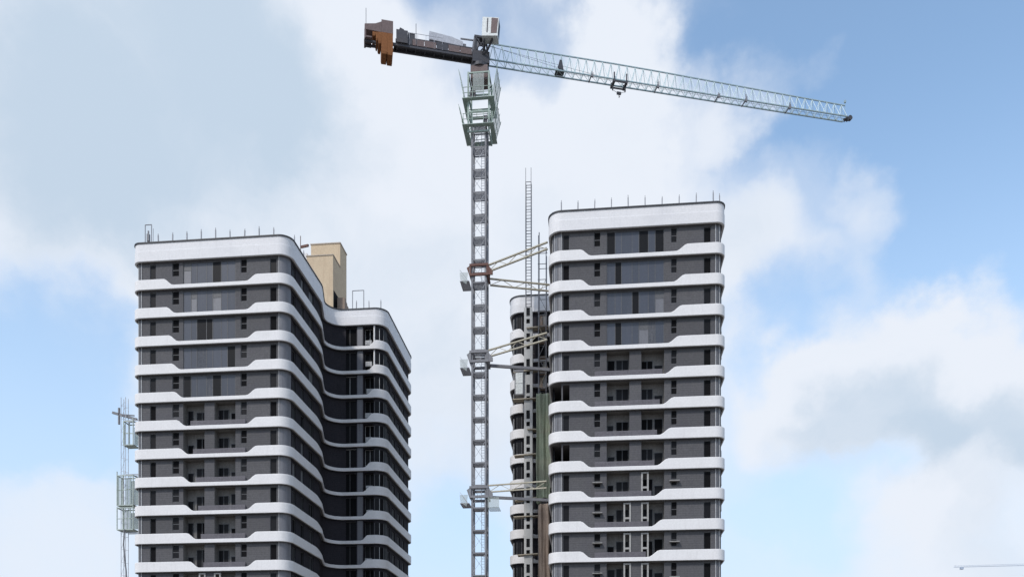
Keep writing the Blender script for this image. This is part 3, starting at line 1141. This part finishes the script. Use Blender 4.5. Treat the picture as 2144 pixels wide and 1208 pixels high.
# ballast blocks hung from the tail
x = -9.72
for i, (z_lo, z_hi, th) in enumerate(((-1.5, .82, .62), (-1.45, .82, .62), (-.40, .80, .34), (-.12, .78, .22), (.36, .76, .34))):
    b_ = MB()
    ta = .05
    yw = .82 - .01 * i
    b_.add([(x - th + ta, -yw + .03, z_lo), (x - ta, -yw + .03, z_lo), (x - ta, yw - .03, z_lo), (x - th + ta, yw - .03, z_lo),
            (x - th, -yw, z_lo + .25), (x, -yw, z_lo + .25), (x, yw, z_lo + .25), (x - th, yw, z_lo + .25),
            (x - th, -yw, z_hi), (x, -yw, z_hi), (x, yw, z_hi), (x - th, yw, z_hi)],
           [(0, 3, 2, 1), (0, 1, 5, 4), (1, 2, 6, 5), (2, 3, 7, 6), (3, 0, 4, 7), (4, 5, 9, 8), (5, 6, 10, 9), (6, 7, 11, 10), (7, 4, 8, 11), (8, 9, 10, 11)])
    put("counterweight_block", b_.mesh("counterweight_block", 'counter'), crane, (0, 0, JZ), JA)
    x -= th + .012
fr = MB()
fr.box(-10.95, -9.7, -.80, .80, .84, 2.2)
fr.prism([(-12.75, .92), (-10.96, .86), (-10.96, 2.0), (-11.6, 1.7), (-12.75, 1.5)], -.75, .75)
fr.box(-12.78, -12.6, -.75, -.6, .02, .91)
fr.box(-12.78, -12.6, .6, .75, .02, .91)
fr.box(-12.77, -12.0, -.74, .74, .11, .26)
put("ballast_frame", fr.mesh("ballast_frame", 'brown_grey'), crane, (0, 0, JZ), JA)
fr = MB(); fr.tube([(-12.6, -.6, 1.5), (-12.6, -.6, 3.3)], .03)
fr.box(-10.9, -10.7, -.3, -.1, 2.2, 2.4)
put("antenna", fr.mesh("antenna", 'steel'), crane, (0, 0, JZ), JA)


# ties from the mast to the right-hand tower
def tie(z, ends, wcol, rust):
    c = MB()
    q = hw + .16
    for dz in (0, 1.05):
        for s_ in (-1, 1):
            c.bar((-q - .12, s_ * q, z + dz), (q + .12, s_ * q, z + dz), .22, .26)
            c.bar((s_ * q, -q, z + dz), (s_ * q, q, z + dz), .22, .256)
    for sx in (-1, 1):
        for sy in (-1, 1):
            c.bar((sx * q, sy * q, z), (sx * q, sy * q, z + 1.05), .16)
    o = put("mast_tie", c.mesh("mast_tie", wcol), crane)
    gz = MB()
    gz.prism([(q + .12, z + .95), (q + .62, z + .3), (q + .62, z - .1), (q + .12, z - .1)], -q - .08, -q + .08)
    gz.prism([(-q - .12, z + .95), (-q - .42, z + .75), (-q - .12, z - .1)], -q - .08, -q + .08)
    put("gusset", gz.mesh("gusset", rust), o)
    for (ax, ay, az), (ex, ey, ez), wd, double in ends:
        s = MB()
        inv = Matrix.Rotation(-TH, 3, 'Z')
        e = inv @ Vector((ex - MX, ey - MY, 0))
        a = Vector((ax, ay, z + az))
        b = Vector((e.x, e.y, z + ez))
        if double:
            dv = Vector((0, 0, .36))
            s.bar(a + dv, b + dv, wd, .13)
            s.bar(a - dv, b - dv, wd, .13)
            L_ = int((b - a).length / 1.2)
            for j in range(L_):
                p, r_ = a.lerp(b, j / L_), a.lerp(b, (j + 1) / L_)
                s.bar(p + (dv if j % 2 else -dv), r_ + (-dv if j % 2 else dv), .05)
        else:
            s.bar(a, b, wd, .3)
        put("strut", s.mesh("strut", 'tan' if double else 'steel'), o)
    # hanging access platform on the far left
    pf = MB()
    pf.box(-2.1, -q - .14, -1.1, 1.1, z - .75, z - .68)
    for y in (-1.08, 0, 1.08):
        pf.bar((-1.2, y, z - .7), (-2.1, y, z + .5), .05)
    pfo = put("access_platform", pf.mesh("access_platform", 'galv'), o)
    nt = MB()
    nt.add([(-1.35, -1.12, z - 1.1), (-2.05, -1.12, z - .6), (-2.12, -1.12, z + .2), (-1.2, -1.12, z + .2),
            (-1.35, -1.09, z - 1.1), (-2.05, -1.09, z - .6), (-2.12, -1.09, z + .2), (-1.2, -1.09, z + .2)],
           [(0, 1, 2, 3), (7, 6, 5, 4), (0, 4, 5, 1), (1, 5, 6, 2), (2, 6, 7, 3), (3, 7, 4, 0)])
    put("guard_net", nt.mesh("guard_net", 'net'), pfo)
    return o, pfo


q = hw + .3
tie(50.7, [((q, -.7, .75), (3.75, 88.6, .9), .2, True), ((q, .6, -.1), (4.3, 95.6, 0), .2, True)], 'rust', 'rust')
tie(41.1, [((q, -.7, .9), (3.75, 89.0, 1.1), .2, True), ((q, .6, .1), (4.3, 95.2, .1), .26, False)], 'steel', 'steel')
o3, p3 = tie(26.1, [((q, -.7, .9), (3.75, 90.0, .6), .2, True), ((q, .6, .3), (4.3, 95.0, .2), .2, False)], 'steel', 'steel')
pr = MB()
pr.box(1.0, 2.25, -1.1, -.9, 24.85, 26.0)
pr.box(1.0, 2.25, -.9, .9, 24.85, 24.92)
put("access_platform", pr.mesh("access_platform", 'net'), o3)

# ------------------------------------------------------------------ distant crane whose jib enters at the right edge
fc = thing("tower_crane", "faint distant crane jib low over the clouds at the edge of the view", "crane", (470, 640, 0))
f_ = MB()
for x in (-1, 1):
    for y in (-1, 1):
        f_.box(x - .15, x + .15, y - .15, y + .15, 0, 121)
for i in range(24):
    f_.bar((-1, -1, i * 5), (1, -1, i * 5 + 5), .15)
    f_.bar((-1, 1, i * 5 + 5), (1, 1, i * 5), .15)
put("mast", f_.mesh("mast", 'far'), fc)
f_ = MB()
a, b = Vector((-1, 0, 119.5)), Vector((-122, 18, 119.5))
a_far = a
for off_, zz in ((-.6, 0), (.6, 0), (0, 1.7)):
    f_.bar(a + Vector((0, off_, zz)), b + Vector((0, off_, zz * .6)), .17)
for j in range(60):
    p, r_ = a.lerp(b, j / 60), a.lerp(b, (j + 1) / 60)
    m_ = (p + r_) / 2 + Vector((0, 0, 1.7 - .68 * j / 60))
    f_.bar(p, m_, .1); f_.bar(m_, r_, .1)
f_.bar(a, Vector((14, -2, 119.5)), 1.0)
put("jib", f_.mesh("jib", 'far'), fc)
f_ = MB(); f_.box(9, 14, -3, -1, 115, 121)
put("counterweight", f_.mesh("counterweight", 'far'), fc)
f_ = MB(); f_.box(-117.5, -115.3, 16.2, 18.2, 117.6, 119.2)
put("trolley", f_.mesh("trolley", 'far'), fc)

# ------------------------------------------------------------------ construction hoist in front of the right tower's rear wing
HX, HY = 2.05, 103.2
hoist = thing("construction_hoist", "pale shaft topped by a slender lattice mast, white lift car hung halfway up", "hoist", (HX, HY, 0), TH)
hm = .33
sdp = .5
sec = MB()
for x in (-hm, hm):
    for y in (-hm, hm):
        sec.box(x - .045, x + .045, y - .045, y + .045, 0, 1.5)
for y in (-hm, hm):
    sec.bar((-hm, y, 1.47), (hm, y, 1.47), .06)
    sec.bar((-hm, y, .75), (hm, y, .75), .045)
for x in (-hm, hm):
    sec.bar((x, -hm, 1.47), (x, hm, 1.47), .058)
    sec.bar((x, -hm, .03), (x, hm, 1.44), .035)
sec_me = sec.mesh("mast_section", 'steel')
for i in range(34, 45):
    o = put("mast_section", sec_me, hoist, (0, 0, i * 1.5 + .0))
tpb = MB()
for x in (-hm, hm):
    tpb.box(x - .03, x + .03, -hm - .03, -hm + .03, 67.5, 69.2)
put("mast_top", tpb.mesh("mast_top", 'steel'), hoist)
car = MB()
car.box(-1.65, -.56, -.75, .55, 41.2, 41.3)
car.box(-1.70, -.55, -.8, .6, 44.0, 44.25)
for x in (-1.62, -.62):
    for y in (-.72, .52):
        car.box(x - .05, x + .05, y - .05, y + .05, 41.3, 44.0)
car_o = put("lift_car", car.mesh("lift_car", 'steel'), hoist)
for z_a, z_b in ((41.35, 42.55), (42.62, 43.95)):
    pn = MB(); pn.box(-1.56, -.68, -.73, -.70, z_a, z_b)
    put("car_panel", pn.mesh("car_panel", 'cab'), car_o)
pn = MB(); pn.box(-1.6, -.66, .50, .53, 41.35, 43.95)
put("car_panel", pn.mesh("car_panel", 'cab'), car_o)
for z in (47.2, 37.8, 31.5, 25.2, 18.9, 12.6, 6.3):
    b_ = MB()
    for x in (-hm, hm):
        b_.bar((x, sdp, z), (x * 1.6, 1.75, z), .08)
    b_.bar((-.6, .9, z), (.6, .9, z), .07)
    put("wall_tie", b_.mesh("wall_tie", 'pale_conc'), hoist)

# pale enclosed shaft that carries the lattice mast, with small openings
sw, sdp = .52, .5
shaft = MB()
hl = [(.28, .72, z + dz, z + dz + hh, .14) for k in range(1, 17) for z in (Z_TOP - STOREY * k,) for dz, hh in ((.65, .55), (1.55, 1.05))]
wall_panel(shaft, Vector((-sw, -sdp)), Vector((sw, -sdp)), 0, 51.0, hl)
shaft.add([(-sw, -sdp, 0), (-sw, sdp, 0), (-sw, sdp, 51), (-sw, -sdp, 51)], [(0, 1, 2, 3)])
shaft.add([(sw, -sdp, 0), (sw, sdp, 0), (sw, sdp, 51), (sw, -sdp, 51)], [(3, 2, 1, 0)])
shaft.add([(-sw, sdp, 0), (sw, sdp, 0), (sw, sdp, 51), (-sw, sdp, 51)], [(3, 2, 1, 0)])
shaft.add([(-sw, -sdp, 51), (sw, -sdp, 51), (sw, sdp, 51), (-sw, sdp, 51)], [(0, 1, 2, 3)])
sh_o = put("service_shaft", shaft.mesh("service_shaft", 'shaft'), hoist)
pn = MB(); pn.box(0, .48, 0, .03, 0, .59)
pn_a = pn.mesh("shaft_window", 'black')
pn = MB(); pn.box(0, .48, 0, .03, 0, 1.09)
pn_b = pn.mesh("shaft_window", 'dark_glass')
for k in range(1, 14):
    z = Z_TOP - STOREY * k
    put("shaft_window", pn_a, sh_o, (-sw + .26, -sdp + .12, z + .63))
    put("shaft_window", pn_b, sh_o, (-sw + .26, -sdp + .12, z + 1.53))

# scaffold in the inner corner, with boards and nets
SX, SY = 3.25, 102.2
scaf = thing("scaffold", "narrow pole scaffold with brown boards in the corner between right tower and its rear wing", "scaffold", (SX, SY, 0), TH)
for i, (x, y, top) in enumerate(((0, 0, 60.5), (.92, 0, 59.0), (0, 1.1, 61.5), (.92, 1.1, 58.5))):
    p = MB(); p.tube([(x, y, 0), (x, y, top)], .055)
    put("pole", p.mesh("pole", 'steel'), scaf)
for i in range(31):
    z = 1.9 * (i + 1)
    p = MB()
    p.tube([(-.1, 0, z), (1.02, 0, z)], .04)
    p.tube([(-.1, 1.1, z), (1.02, 1.1, z)], .04)
    p.tube([(0, -.1, z + .06), (0, 1.2, z + .06)], .04)
    p.tube([(.92, -.1, z + .06), (.92, 1.2, z + .06)], .04)
    put("ledger", p.mesh("ledger", 'steel'), scaf)
for i in range(26):
    z = 1.9 * (i + 1) + .14
    p = MB()
    for j in range(4):
        p.box(-.05, 1.0, .1 + j * .24, .32 + j * .24, z, z + .04)
    put("board", p.mesh("board", 'brown'), scaf)
    rnd = random.Random(i)
    for j in range(2):
        if rnd.random() < .85:
            p = MB()
            x0 = .03 + j * .47
            p.box(x0, x0 + .40, 1.16, 1.2, z + rnd.uniform(.05, .5), z + 1.7)
            put("sheathing_panel", p.mesh("sheathing_panel", rnd.choice(['brown', 'concrete', 'brown', 'pale_conc'])), scaf)


for i in range(28):
    z = 1.9 * (i + 1)
    p = MB()
    a_, b_ = ((0, .92) if i % 2 else (.92, 0))
    p.tube([(a_, -.06, z), (b_, -.06, z + 1.9)], .03)
    put("diagonal_brace", p.mesh("diagonal_brace", 'timber' if i % 3 == 0 else 'steel'), scaf)
for zc, x0, tilt in ((49.3, -1.5, .1), (43.9, -3.1, .5), (40.6, -3.2, .1), (36.9, -1.4, -.1), (33.7, -3.0, .25), (28.2, -2.9, .5), (26.2, -3.1, .1), (21.5, -2.6, .2), (18.6, -1.3, 0)):
    p = MB()
    for j in range(4):
        p.add([(x0, .1 + j * .27, zc), (1.1, .1 + j * .27, zc + tilt), (1.1, .33 + j * .27, zc + tilt), (x0, .33 + j * .27, zc),
               (x0, .1 + j * .27, zc + .12), (1.1, .1 + j * .27, zc + tilt + .12), (1.1, .33 + j * .27, zc + tilt + .12), (x0, .33 + j * .27, zc + .12)],
              [(0, 3, 2, 1), (4, 5, 6, 7), (0, 1, 5, 4), (1, 2, 6, 5), (2, 3, 7, 6), (3, 0, 4, 7)])
    put("catch_platform", p.mesh("catch_platform", 'timber'), scaf)


def hung_net(name, label, loc, w, z0, z1, mat, seed, cat="net"):
    rnd = random.Random(seed)
    nx, nz = 14, 40
    mb = MB()
    ph = [rnd.uniform(0, 6) for _ in range(6)]
    vs_ = []
    for j in range(nz + 1):
        for i in range(nx + 1):
            x = w * i / nx
            z = z0 + (z1 - z0) * j / nz
            y = .10 * math.sin(x * 7 + ph[0] + .3 * z) + .07 * math.sin(x * 15 + ph[1]) + .06 * math.sin(z * 1.6 + ph[2] + x * 2)
            edge = .10 * math.sin(z * .9 + ph[3]) * (i / nx - .3)
            if j == 0:
                z += .5 * math.sin(x * 4 + ph[4])
            vs_.append((x + edge, y, z))
    mb.add(vs_, [(j * (nx + 1) + i, j * (nx + 1) + i + 1, (j + 1) * (nx + 1) + i + 1, (j + 1) * (nx + 1) + i) for j in range(nz) for i in range(nx)])
    o = put(name, mb.mesh(name, mat, smooth=60), None, loc, TH)
    o['label'] = label
    o['category'] = cat
    sol = o.modifiers.new("thickness", 'SOLIDIFY')
    sol.thickness = .02
    return o


hung_net("safety_net", "pale green safety netting draped down the scaffold beside the shaft with the lift car", (2.95, 101.7, 0), 1.75, 28.0, 41.0, 'green_net', 3)
hung_net("dust_sheet", "brownish dust sheet hanging low on the scaffold beside the lower balconies", (3.2, 101.7, 0), 1.4, 4.0, 27.6, 'brown', 8, "sheet")

# ------------------------------------------------------------------ material hoist on the left flank of the left tower
LX, LY = -44.5, 96.6
mh = thing("material_hoist", "pale open hoist with mesh cages and dark davit arm on a tower's outer flank", "hoist", (LX, LY, 0), TH)
mast = MB()
for x in (-.55, .0):
    for y in (-.28, .28):
        mast.box(x - .025, x + .025, y - .025, y + .025, 0, 38.5)
for i in range(26):
    mast.bar((-.55, -.28, i * 1.5), (0, -.28, i * 1.5), .03)
    mast.bar((-.55, .28, i * 1.5), (0, .28, i * 1.5), .03)
    mast.bar((-.55, -.28, i * 1.5), (0, -.28, i * 1.5 + 1.5 if i < 25 else 38), .022)
put("mast", mast.mesh("mast", 'galv'), mh)
dv = MB()
dv.bar((-1.75, 0, 36.9), (1.2, 0, 36.0), .22, .26)
dv.bar((-.95, -.02, 37.4), (-.95, -.02, 35.5), .18)
dv.bar((-.4, 0, 36.6), (.9, 0, 36.45), .12)
put("davit_arm", dv.mesh("davit_arm", 'steel'), mh)


def cage(x0, x1, z0, z1, seed):
    rnd = random.Random(seed)
    c = MB()
    for x in (x0, x1):
        for y in (-.6, .6):
            c.box(x - .045, x + .045, y - .045, y + .045, z0, z1 + rnd.uniform(0, .5))
    for z in (z0, z1):
        for y in (-.6, .6):
            c.bar((x0, y, z), (x1, y, z), .1)
        for x in (x0, x1):
            c.bar((x, -.6, z), (x, .6, z), .098)
    c.box(x0 + .06, x1 - .06, -.54, .54, z0 - .03, z0 + .02)
    c.bar((x0 + .1, -.6, (z0 + z1) / 2), (x1 - .1, -.6, (z0 + z1) / 2 + rnd.uniform(-.3, .2)), .08)
    o = put("hoist_cage", c.mesh("hoist_cage", 'cage_pale'), mh)
    k = 5
    for j in range(k):
        a = x0 + .1 + (x1 - x0 - .2) * j / k
        if rnd.random() < .4:
            continue
        p = MB(); p.box(a, a + (x1 - x0 - .2) / k * rnd.uniform(.35, .8), -.66, -.63, z0 + .05, z1 - rnd.uniform(.05, .4))
        put("mesh_slat", p.mesh("mesh_slat", 'cage_net'), o)
    p = MB(); p.box(x0 + .5 * (x1 - x0), x1, .62, .65, z0 + .3, z1 - .3)
    put("mesh_panel", p.mesh("mesh_panel", 'cage_net'), o)


cage(-.05, 1.1, 32.9, 35.6, 1)
cage(-.85, 1.1, 26.0, 29.4, 2)
cage(-.85, 1.1, 23.2, 25.7, 3)
cb = MB()
cb.tube([(.1, -.7, 23.2), (.0, -.7, 21.5), (.12, -.7, 20), (.3, -.7, 18.5), (.42, -.7, 16), (.45, -.7, 8), (.4, -.7, 0)], .09)
put("hose", cb.mesh("hose", 'steel'), mh)
for z in (35.8, 29.6, 22.9, 16.6, 10.3, 4.0):
    b_ = MB()
    for y in (-.28, .28):
        b_.bar((0, y, z), (2.7, y, z), .08)
    put("wall_tie", b_.mesh("wall_tie", 'galv'), mh)
